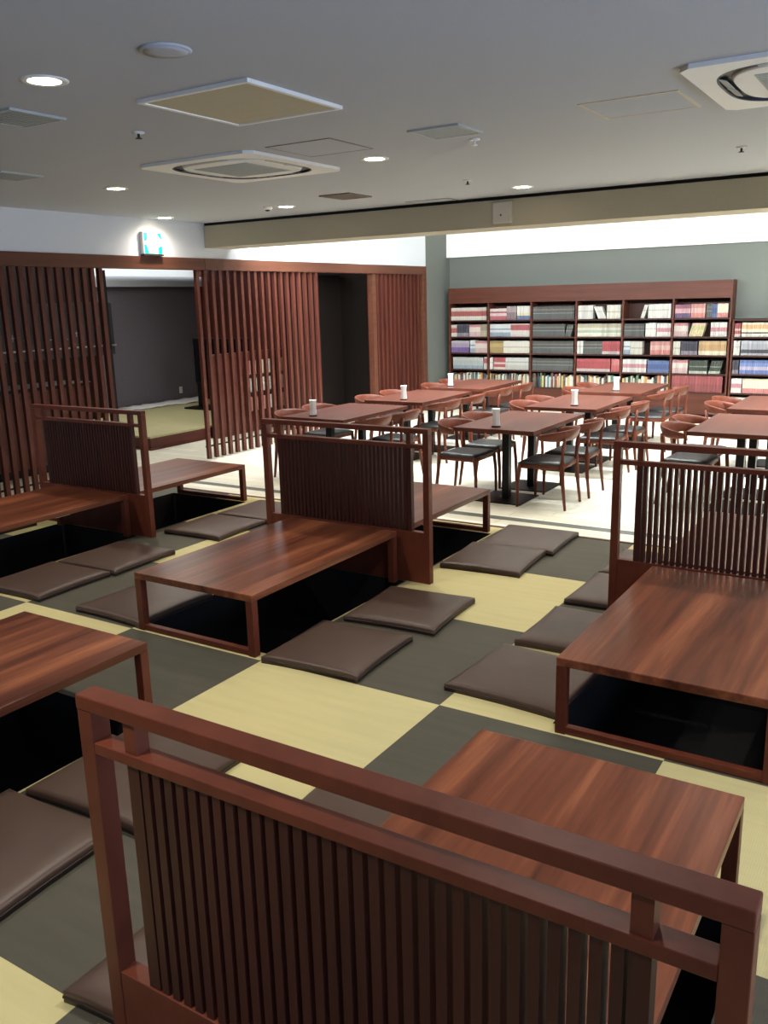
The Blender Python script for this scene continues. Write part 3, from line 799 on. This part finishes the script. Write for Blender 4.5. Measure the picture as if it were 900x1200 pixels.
MIX = {'white': (236, 232, 220), 'cream': (226, 210, 176), 'orange': (214, 136, 62), 'yellow': (222, 190, 84), 'green': (86, 124, 92), 'teal': (96, 150, 160), 'red': (178, 50, 48), 'navy': (58, 70, 104), 'brown': (112, 82, 62), 'black': (44, 42, 44)}
MM = {k: banded('mixed spine ' + k, [(0, v), (0.55, tuple(min(255, int(q * 0.75 + 50)) for q in v)), (0.68, v)]) for k, v in MIX.items()}

ORD = ['first', 'second', 'third', 'fourth', 'fifth', 'sixth']
SHN = ['top', 'second', 'third', 'fourth', 'bottom']
BOOKS = []   # (x, z, w, h, d, tilt, material, label, group, yfront)
# run: (series, end fraction, spine width, height, tilt degrees)
R_ = {
 (0, 0): [('redmid', 1.0, .030, .215, 0)],
 (0, 1): [('redmid', .16, .028, .205, 0), ('navy', .50, .026, .215, 0), ('whitepink', .80, .027, .205, 0), ('beige', 1, .026, .21, 0)],
 (0, 2): [('purple', .52, .027, .205, 0), ('bluewhite', .66, .025, .215, 0), ('whitepink', 1, .026, .205, 0)],
 (0, 3): [(None, .05, 0, 0, 0), ('greyblue', .90, .027, .20, 0), ('redtop', 1, .028, .205, 0)],
 (1, 0): [('pinkmix', .42, .026, .19, 0), ('mauve', .67, .025, .225, 0), ('whitemulti', 1, .027, .225, 0)],
 (1, 1): [('bluewhite', .52, .028, .21, 0), ('redtop', 1, .027, .215, 0)],
 (1, 2): [('gold', .34, .028, .205, 0), ('cream', 1, .027, .205, 0)],
 (1, 3): [('white', .10, .027, .20, 0), ('redwhite', .40, .028, .205, 0), ('palegrey', 1, .027, .205, 0)],
 (2, 0): [('black', 1, .027, .21, 0)],
 (2, 1): [('black', .76, .027, .205, 0), ('black', .97, .026, .20, 14)],
 (2, 2): [('black', 1, .027, .205, 0)],
 (2, 3): [('black', 1, .027, .20, 0)],
 (3, 0): [('white', .36, .028, .215, 0), ('white', .66, .030, .205, -24), ('cream', 1, .028, .215, 0)],
 (3, 1): [('greenish', 1, .027, .205, 0)],
 (3, 2): [('white', .14, .034, .205, 0), ('black', .58, .027, .205, 0), ('red', 1, .027, .205, 0)],
 (3, 3): [('red', .80, .027, .205, 0), ('redlight', 1, .027, .205, 0)],
 (4, 0): [(None, .34, 0, 0, 0), ('white', .50, .028, .21, 17), ('white', 1, .032, .215, 0)],
 (4, 1): [('black', .46, .027, .20, 0), ('white', .70, .028, .205, 0), ('pinkwhite', 1, .027, .205, 0)],
 (4, 2): [('bluewhite', .15, .027, .205, 0), ('cream', .43, .027, .205, 0), (None, .58, 0, 0, 0), ('salmon', 1, .026, .205, 0)],
 (4, 3): [('pinkwhite', .54, .027, .205, 0), ('blue', 1, .026, .19, 0)],
 (5, 0): [('pinknavy', .30, .026, .20, 0), ('salmon', .58, .026, .21, 0), ('black', .68, .026, .21, 0), ('blue', .78, .027, .20, 0), ('creamred', 1, .026, .205, 0)],
 (5, 1): [('whitepink', .28, .026, .205, 0), ('yellowish', .62, .028, .205, 14), (None, .68, 0, 0, 0), ('pinkwhite', 1, .026, .21, 0)],
 (5, 2): [('cream', .15, .027, .205, 0), ('navy', .48, .027, .205, 0), ('ochre', 1, .027, .21, 0)],
 (5, 3): [('whitepink', .32, .026, .20, 0), ('darkgreen', .68, .027, .20, 0), ('darkgreen', .97, .027, .20, 13)],
 (5, 4): [('bigred', 1, .045, .25, 0)],
}
rb = random.Random(21)
def fill(x0, x1, z, runs, where, maxh):
    Wd = x1 - x0; x = x0
    for ri, (s, fr, w, h, tilt) in enumerate(runs):
        xe = x0 + Wd * fr
        if s is None: x = xe; continue
        lab = '%s, %s' % (S[s][0], where)
        if tilt: lab = 'slanting ' + lab
        if tilt > 0: x += math.sin(math.radians(tilt)) * 0.0
        if tilt < 0: x += math.sin(math.radians(-tilt)) * h
        if tilt: w2 = w / math.cos(math.radians(tilt))
        else: w2 = w
        lim = xe - (math.sin(math.radians(tilt)) * h if tilt > 0 else 0)
        while x + w2 <= lim + 0.002:
            hh = h + rb.uniform(-.002, .002) if s != 'bigred' else h
            BOOKS.append((x, z, w - 0.0012, min(hh, maxh), 0.14, tilt, SM[s], lab, '%s%s, %s' % ('slanting ' if tilt else '', S[s][0], where), YF + 0.02 + rb.uniform(0, .006)))
            x += w2
        x = xe
def fillmix(x0, x1, z, where, maxh, wr=(.018, .042), hr=(.15, .235)):
    x = x0
    while True:
        w = rb.uniform(*wr)
        if x + w > x1: break
        k = rb.choice(['white', 'white', 'white', 'cream', 'cream', 'orange', 'yellow', 'green', 'teal', 'red', 'navy', 'brown', 'black'])
        BOOKS.append((x, z, w - 0.001, rb.uniform(*hr), 0.15, 0, MM[k], '%s book among mixed ones, %s' % (k, where), '%s mixed books, %s' % (k, where), YF + 0.02 + rb.uniform(0, .02)))
        x += w
for b in range(6):
    for s in range(5):
        a0, a1 = BX[b] + 0.022, BX[b + 1] - 0.020
        wh = '%s shelf, %s bay of long bookcase' % (SHN[s], ORD[b])
        if (b, s) in R_: fill(a0, a1, SZ[s], R_[(b, s)], wh, 0.252)
        else: fillmix(a0, a1, SZ[s], wh, 0.25, wr=((.013, .026) if b < 2 else (.018, .042)), hr=((.17, .22) if b < 2 else (.17, .245)))
LR = [
 [('redwhite', .12, .028, .20, 0), ('orange', 1, .030, .205, 0)],
 [('white', .13, .030, .215, 0), ('greydark', 1, .029, .215, 0)],
 [('navy', .13, .030, .205, 0), ('bluepink', 1, .029, .21, 0)],
 [('pinkwhite', .2, .030, .215, 0), ('creamred', 1, .030, .215, 0)],
 [('cream', 1, .030, .21, 0)],
]
for s in range(5):
    fill(LX0 + 0.034, -1.80, LZ[s], LR[s], '%s shelf of lower bookcase' % SHN[s], 0.25)

def add_book(bm, uvl, w, h, d, mi=0, M=None):
    """a closed book seen from the spine: rounded spine, covers, page block set back"""
    r = 0.004
    pts = [(0, d), (0, r), (w * 0.18, r * 0.25), (w * 0.5, 0), (w * 0.82, r * 0.25), (w, r), (w, d)]
    lo = [bm.verts.new((p[0], p[1], 0)) for p in pts]; hi = [bm.verts.new((p[0], p[1], h)) for p in pts]
    vs = lo + hi; n = len(pts); fs = []
    for k in range(n - 1): fs.append(bm.faces.new((lo[k], lo[k + 1], hi[k + 1], hi[k])))
    fs.append(bm.faces.new(lo[::-1])); fs.append(bm.faces.new(hi)); fs.append(bm.faces.new((lo[-1], lo[0], hi[0], hi[-1])))
    for i, f in enumerate(fs):
        f.material_index = mi
        for l in f.loops: l[uvl].uv = (l.vert.co.x / w, min(0.999, max(0.001, l.vert.co.z / h)))
    for f in (fs[-2], fs[-1]):
        f.material_index = mi
    if M is not None: bmesh.ops.transform(bm, matrix=M, verts=vs)

def bmat(x, z, w, h, tilt, yf):
    T = Matrix.Translation((x, yf, z))
    if tilt:
        a = math.radians(tilt)
        # positive: leans to the right (top towards +x), pivots on its lower right corner
        if tilt > 0: T = Matrix.Translation((x + w * math.cos(a) * 0 , yf, z + math.sin(a) * w)) @ Matrix.Rotation(a, 4, 'Y')
        else: T = Matrix.Translation((x, yf, z)) @ Matrix.Rotation(a, 4, 'Y')
    return T
CAM = Vector((0, 0, H))
def size(b):
    x, z, w, h = b[:4]
    if not (-7.5 < x < -2.16): return 0
    d = (Vector((x, b[9], z)) - CAM).length
    vis = 1.0 if z > 0.3 else 0.55
    if z < 0.1: vis = 0.1
    return w * h * (b[9] / d) / (d * d) * vis
order = sorted(range(len(BOOKS)), key=lambda i: -size(BOOKS[i]))
keep = set(order[:300])
cache = {}
rest = bmesh.new(); ruv = rest.loops.layers.uv.new('UVMap'); rmats = []
for i, (x, z, w, h, d, tilt, mat, lab, grp, yf) in enumerate(BOOKS):
    if i in keep:
        key = (round(w, 3), round(h, 2), mat.name)
        if key not in cache:
            bm = bmesh.new(); u = bm.loops.layers.uv.new('UVMap'); add_book(bm, u, w, h, d)
            bmesh.ops.recalc_face_normals(bm, faces=bm.faces[:])
            me = bpy.data.meshes.new('book'); bm.to_mesh(me); bm.free(); me.materials.append(mat); cache[key] = me
        o = bpy.data.objects.new('book', cache[key]); COL.objects.link(o)
        o.matrix_world = bmat(x, z + 0.0004, w, h, tilt, yf)
        tag(o, lab, 'book', grp)
    else:
        if mat not in rmats: rmats.append(mat)
        add_book(rest, ruv, w, h, d, rmats.index(mat), bmat(x, z + 0.0004, w, h, tilt, yf))
bmesh.ops.recalc_face_normals(rest, faces=rest.faces[:])
me = bpy.data.meshes.new('books'); rest.to_mesh(me); rest.free()
for q in rmats: me.materials.append(q)
o = bpy.data.objects.new('books', me); COL.objects.link(o)
tag(o, 'the many smaller books packed on the shelves along the back wall', 'books', kind='stuff')

# ------------------------------------------------------------------ ceiling fittings
def downlight(x, y, label, r=0.075):
    t = empty('downlight', (x, y, CEIL)); tag(t, label, 'ceiling light', 'recessed downlights')
    m = MB(); m.lathe([(r * 0.78, -0.004), (r, -0.007), (r * 1.12, -0.004), (r * 1.14, 0.0)], 28); m.build('trim_ring', M_PLAST, t)
    m = MB(); m.lathe([(0, -0.006), (r * 0.4, -0.006), (r * 0.79, -0.0035), (r * 0.79, 0.0)], 28); m.build('lens', M_LAMP, t)
    return t
DL = [(-3.33, 2.66, 'bright round downlight at the upper left, nearest to the viewer'),
      (-3.40, 5.37, 'bright downlight right of the ceiling cassette unit, centre left'),
      (-3.26, 7.57, 'bright downlight close to the beam, near its small white box'),
      (-5.83, 5.25, 'bright downlight left of the ceiling cassette unit'),
      (-5.72, 7.34, 'small bright downlight near the beam, with a dark sensor beside it'),
      (-7.35, 7.27, 'bright downlight directly above the emergency exit sign')]
for x, y, l in DL: downlight(x, y, l, 0.088)

# return-air panel
t = empty('ceiling_panel', (-2.965, 3.505, CEIL)); tag(t, 'cream square panel with a white frame set in the ceiling', 'ceiling panel')
m = MB(); m.box(-0.315, 0.315, -0.335, 0.335, -0.012, -0.002); m.build('infill', M_CREAM, t)
m = MB()
for a in ((-0.34, 0.34, -0.36, -0.335), (-0.34, 0.34, 0.335, 0.36), (-0.34, -0.315, -0.335, 0.335), (0.315, 0.34, -0.335, 0.335)): m.box(*a, -0.018, 0, bevel=0.002)
m.build('frame', M_PLAST, t)
# access hatches
def hatch(x0, x1, y0, y1, label, mat=M_BRONZE, w=.009):
    t = empty('ceiling_hatch', ((x0 + x1) / 2, (y0 + y1) / 2, CEIL)); tag(t, label, 'ceiling hatch', 'square access hatches')
    a, b = (x1 - x0) / 2, (y1 - y0) / 2
    m = MB(); m.box(-a + w, a - w, -b + w, b - w, -0.003, 0); m.build('door', M_CEIL, t)
    m = MB()
    for q in ((-a, a, -b, -b + w), (-a, a, b - w, b), (-a, -a + w, -b + w, b - w), (a - w, a, -b + w, b - w)): m.box(*q, -0.004, 0)
    m.build('frame', mat, t)
M_HF = plain('hatch frame grey', (120, 112, 104), 0.6); M_HF2 = plain('hatch frame light', (196, 178, 150), 0.5)
hatch(-3.67, -3.18, 4.53, 5.01, 'square access hatch outlined in grey, right of the centre cassette unit', M_HF)
hatch(-1.68, -1.18, 4.59, 5.06, 'square access hatch outlined in tan, left of the right-hand cassette unit', M_HF2, .014)
hatch(-4.63, -4.15, 7.86, 8.08, 'slim access hatch outline on the ceiling against the beam', M_HF)
# air vents
def vent(x0, x1, y0, y1, label, mat=M_GRILLE):
    t = empty('ceiling_vent', ((x0 + x1) / 2, (y0 + y1) / 2, CEIL)); tag(t, label, 'air vent', 'square louvred vents')
    a, b = (x1 - x0) / 2, (y1 - y0) / 2
    m = MB()
    for q in ((-a, a, -b, -b + .02), (-a, a, b - .02, b), (-a, -a + .02, -b + .02, b - .02), (a - .02, a, -b + .02, b - .02)): m.box(*q, -0.012, 0)
    m.build('frame', mat, t)
    m = MB(); n = 12
    for k in range(n):
        y = -b + .02 + (2 * b - .04) * (k + .5) / n
        m.box(-a + .02, a - .02, y - .010, y + .006, -0.010, -0.006)
    m.build('louvres', mat, t)
    m = MB(); m.box(-a + .02, a - .02, -b + .02, b - .02, -0.004, -0.001); m.build('backing', M_LOUV, t)
M_VD = plain('brownish grille', (120, 106, 90), 0.7)
vent(-2.71, -2.38, 4.63, 4.95, 'grey louvred vent in the middle of the ceiling')
vent(-4.22, -3.88, 2.88, 3.21, 'grey louvred vent at the left edge below the brightest downlight')
vent(-5.97, -5.64, 4.06, 4.41, 'small grey louvred vent at the far left edge of the ceiling')
vent(-4.93, -4.60, 6.82, 7.20, 'brownish louvred vent near the beam, right of the sensor light', M_VD)

# ceiling cassette air conditioners
def make_ac():
    t = empty('air_conditioner', (0, 0, CEIL))
    n = 64
    def sup(k, a, b, p=3.4):
        th = 2 * PI * k / n + PI / n; c, q = math.cos(th), math.sin(th)
        return (a * abs(c) ** (2 / p) * (1 if c >= 0 else -1), b * abs(q) ** (2 / p) * (1 if q >= 0 else -1))
    def ring(m, o0, o1, z0, z1, mi=0):
        bm = m.bm; R4 = []
        for f, z in ((o0, z0), (o0, z1), (o1, z1), (o1, z0)): R4.append([bm.verts.new((*f(k), z)) for k in range(n)])
        for a, b in zip(R4, R4[1:] + R4[:1]):
            for k in range(n): bm.faces.new((a[k], a[(k + 1) % n], b[(k + 1) % n], b[k])).material_index = mi
    def sq(k):
        x, y = sup(k, 1, 1, 2); l = max(abs(x), abs(y)); return (0.5 * x / l, 0.53 * y / l)
    m = MB(); ring(m, sq, lambda k: sup(k, 0.415, 0.435), -0.020, 0); m.build('outer_panel', M_PLAST, t)
    m = MB(); ring(m, lambda k: sup(k, 0.4145, 0.4345), lambda k: sup(k, 0.405, 0.425), -0.0195, 0)
    ring(m, lambda k: sup(k, 0.405, 0.425), lambda k: sup(k, 0.34, 0.36), -0.004, 0); m.build('outlet_slot', M_LOUV, t)
    m = MB(); bm = m.bm
    a = [bm.verts.new((*sup(k, 0.355, 0.375), -0.004)) for k in range(n)]; b = [bm.verts.new((*sup(k, 0.345, 0.365), -0.0205)) for k in range(n)]
    for k in range(n): bm.faces.new((a[k], a[(k + 1) % n], b[(k + 1) % n], b[k])).smooth = True
    bm.faces.new(b); bm.faces.new(a[::-1])
    m.build('inner_panel', M_PLAST, t)
    for q in range(4):
        m = MB(); R = Matrix.Rotation(q * PI / 2, 4, 'Z'); e = 0.425 if q % 2 == 0 else 0.405
        for i in range(10):
            p = [R @ Vector((0.20 * u, yy, zz)) for u in (i / 5 - 1, (i + 1) / 5 - 1) for yy, zz in ((-e + 0.006, -0.012), (-e + 0.040, -0.021))]
            m.quad(p[0], p[2], p[3], p[1])
        o = m.build('flap', M_GRILLE, t); md = o.modifiers.new('s', 'SOLIDIFY'); md.thickness = 0.003
    m = MB(); m.box(-0.24, 0.24, -0.24, 0.24, -0.0235, -0.0205)
    for k in range(15):
        y = -0.22 + 0.44 * k / 14; m.box(-0.23, 0.23, y - 0.006, y + 0.006, -0.0255, -0.0235)
    m.build('intake_grille', M_GRILLE, t)
    return t
ac = make_ac(); ac.location = (-4.30, 5.05, CEIL); tag(ac, 'white square ceiling cassette air conditioner, centre left', 'air conditioner', 'ceiling cassette units')
a2 = copy_tree(ac); a2.location = (-0.57, 4.65, CEIL); tag(a2, 'white ceiling cassette air conditioner cut by the right edge', 'air conditioner', 'ceiling cassette units')

# round speaker cover
t = empty('ceiling_speaker', (-2.595, 2.64, CEIL)); tag(t, 'round flat speaker cover on the ceiling, top left', 'speaker')
m = MB(); m.lathe([(0.098, 0), (0.1, -0.003), (0.094, -0.008), (0.086, -0.009)], 36); m.build('rim', M_CEIL, t)
m = MB(); m.lathe([(0, -0.010), (0.05, -0.010), (0.086, -0.0085), (0.086, -0.002)], 36); m.build('grille', M_CEIL, t)
# sprinklers
for i, (x, y, l) in enumerate(((-3.89, 3.70, 'small sprinkler head between the cream panel and the left vents'), (-3.42, 6.82, 'small sprinkler head in the middle, left of the downlight by the beam'), (-1.26, 6.60, 'small sprinkler head at the right, near the beam'), (-2.53, 5.14, 'small white sprinkler cap beside the middle vent'))):
    t = empty('sprinkler', (x, y, CEIL)); tag(t, l, 'sprinkler', 'ceiling sprinkler heads')
    m = MB(); m.lathe([(0, 0.003), (0.032, 0.003), (0.034, -0.006), (0.02, -0.01), (0, -0.01)], 18); m.build('escutcheon', M_PLAST, t)
    m = MB(); m.lathe([(0.007, -0.01), (0.007, -0.03), (0.018, -0.032), (0.018, -0.036), (0, -0.036)], 14); m.build('nozzle', M_BRONZE if i < 3 else M_PLAST, t)
# sensor by the downlight
t = empty('ceiling_sensor', (-5.86, 7.22, CEIL)); tag(t, 'small dark motion sensor beside the downlight at the beam', 'sensor')
m = MB(); m.lathe([(0.05, 0), (0.05, -0.02), (0.035, -0.03), (0, -0.03)], 20); m.build('housing', M_PLAST, t)
m = MB(); m.lathe([(0.026, -0.028), (0.022, -0.042), (0, -0.048)], 16); m.build('lens', M_LOUV, t)
# control box on the beam
t = empty('beam_box', (-3.69, 8.12, 2.39)); tag(t, 'small white box fixed to the front of the beam', 'box')
m = MB(); m.box(-0.097, 0.097, -0.035, 0, 0, 0.195, bevel=0.006); m.build('casing', plain('box casing', (196, 190, 178), 0.5), t)
m = MB(); m.lathe([(0.008, 0), (0.008, 0.006), (0, 0.006)], 12); b = m.build('button', M_BRONZE, t); b.location = (-0.01, -0.035, 0.075); b.rotation_euler = (PI / 2, 0, 0)

# cove lamps behind the beam (hidden by it) and in the stage cornice
t = empty('cove_lamp', (0, 8.66, 2.72)); tag(t, 'long white strip lamp hidden behind the ceiling beam', 'strip lamp')
m = MB(); m.box(-7.4, 3.8, -0.055, -0.02, -0.03, 0.05); m.build('channel', M_PLAST, t)
m = MB(); m.tube([(-7.35, 0.0, 0.01), (3.75, 0.0, 0.01)], 0.016, 10); m.build('tube', M_TUBE, t)

# ------------------------------------------------------------------ lights
def light(kind, name, loc, energy, color=(1, 1, 1), rot=(0, 0, 0), **k):
    d = bpy.data.lights.new(name, kind); d.energy = energy; d.color = color
    for a, v in k.items(): setattr(d, a, v)
    o = bpy.data.objects.new(name, d); COL.objects.link(o); o.location = loc; o.rotation_euler = rot
    return o
WARM = (1.0, 0.91, 0.78)
E_DL = 105
for x, y in [(d[0], d[1]) for d in DL] + [(-0.95, 2.66), (-0.95, 5.35), (-1.75, 0.2), (-0.95, 7.55), (1.5, 2.66), (1.5, 5.35), (-5.8, 2.66), (1.5, 7.55)]:
    wall = (x < -7)
    light('SPOT', 'downlight_beam', (x, y, CEIL - 0.02), E_DL * (0.45 if wall else 1.35 if y < 1 else 1), WARM, spot_size=math.radians(124 if not wall else 160), spot_blend=0.9, shadow_soft_size=0.045)
COOL = (0.90, 0.97, 1.0)
# strip behind the beam throws onto the fascia and the end wall
light('AREA', 'cove_strip_beam', (-1.8, 8.70, 2.76), 600, COOL, (math.radians(88), 0, 0), shape='RECTANGLE', size=11.3, size_y=0.06)
# lit trough ceiling above the dining tables
for y, e in ((9.4, 360), (11.6, 220)):
    light('AREA', 'trough_lamp', (-1.8, y, 3.12), e, COOL, (0, 0, 0), shape='RECTANGLE', size=11.2, size_y=0.25, spread=math.radians(105))
# stage room
light('AREA', 'stage_lamp', (-10.0, 9.0, 2.70), 58, (1, 0.97, 0.92), (0, 0, 0), shape='RECTANGLE', size=2.2, size_y=2.2)
light('AREA', 'stage_cornice_lamp', (-11.70, 10.0, 2.24), 9, COOL, (0, math.radians(130), 0), shape='RECTANGLE', size=0.06, size_y=5.0)
# added cool fill standing in for daylight, tilted up onto the ceiling
light('AREA', 'daylight_fill', (3.9, 0.5, 1.5), 360, (0.46, 0.64, 1.0), (0, math.radians(122), 0), shape='RECTANGLE', size=1.6, size_y=6.0, spread=math.radians(110))

w = bpy.data.worlds.new('World'); SC.world = w; w.use_nodes = True
bg = w.node_tree.nodes['Background']; bg.inputs['Color'].default_value = (0.6, 0.68, 0.8, 1); bg.inputs['Strength'].default_value = 0.05

# ------------------------------------------------------------------ camera
yaw, pitch, roll, F = math.radians(-32.32617703), math.radians(13.66867236), math.radians(1.482759), 1021.144
f = Vector((math.sin(yaw) * math.cos(pitch), math.cos(yaw) * math.cos(pitch), -math.sin(pitch)))
rt = Vector((math.cos(yaw), -math.sin(yaw), 0)); dn = f.cross(rt)
r2 = rt * math.cos(roll) + dn * math.sin(roll); d2 = dn * math.cos(roll) - rt * math.sin(roll)
cd = bpy.data.cameras.new('Camera'); cam = bpy.data.objects.new('Camera', cd); COL.objects.link(cam)
cam.matrix_world = Matrix(((r2.x, -d2.x, -f.x, 0), (r2.y, -d2.y, -f.y, 0), (r2.z, -d2.z, -f.z, H), (0, 0, 0, 1)))
cd.sensor_fit = 'VERTICAL'; cd.sensor_height = 36; cd.sensor_width = 27; cd.lens = F / 1200 * 36; cd.clip_start = 0.02
SC.camera = cam
SC.view_settings.view_transform = 'Standard'; SC.view_settings.look = 'None'; SC.view_settings.gamma = 1; SC.view_settings.use_curve_mapping = False
SC.view_settings.exposure = 0.0
SC.cycles.max_bounces = 8; SC.cycles.diffuse_bounces = 5
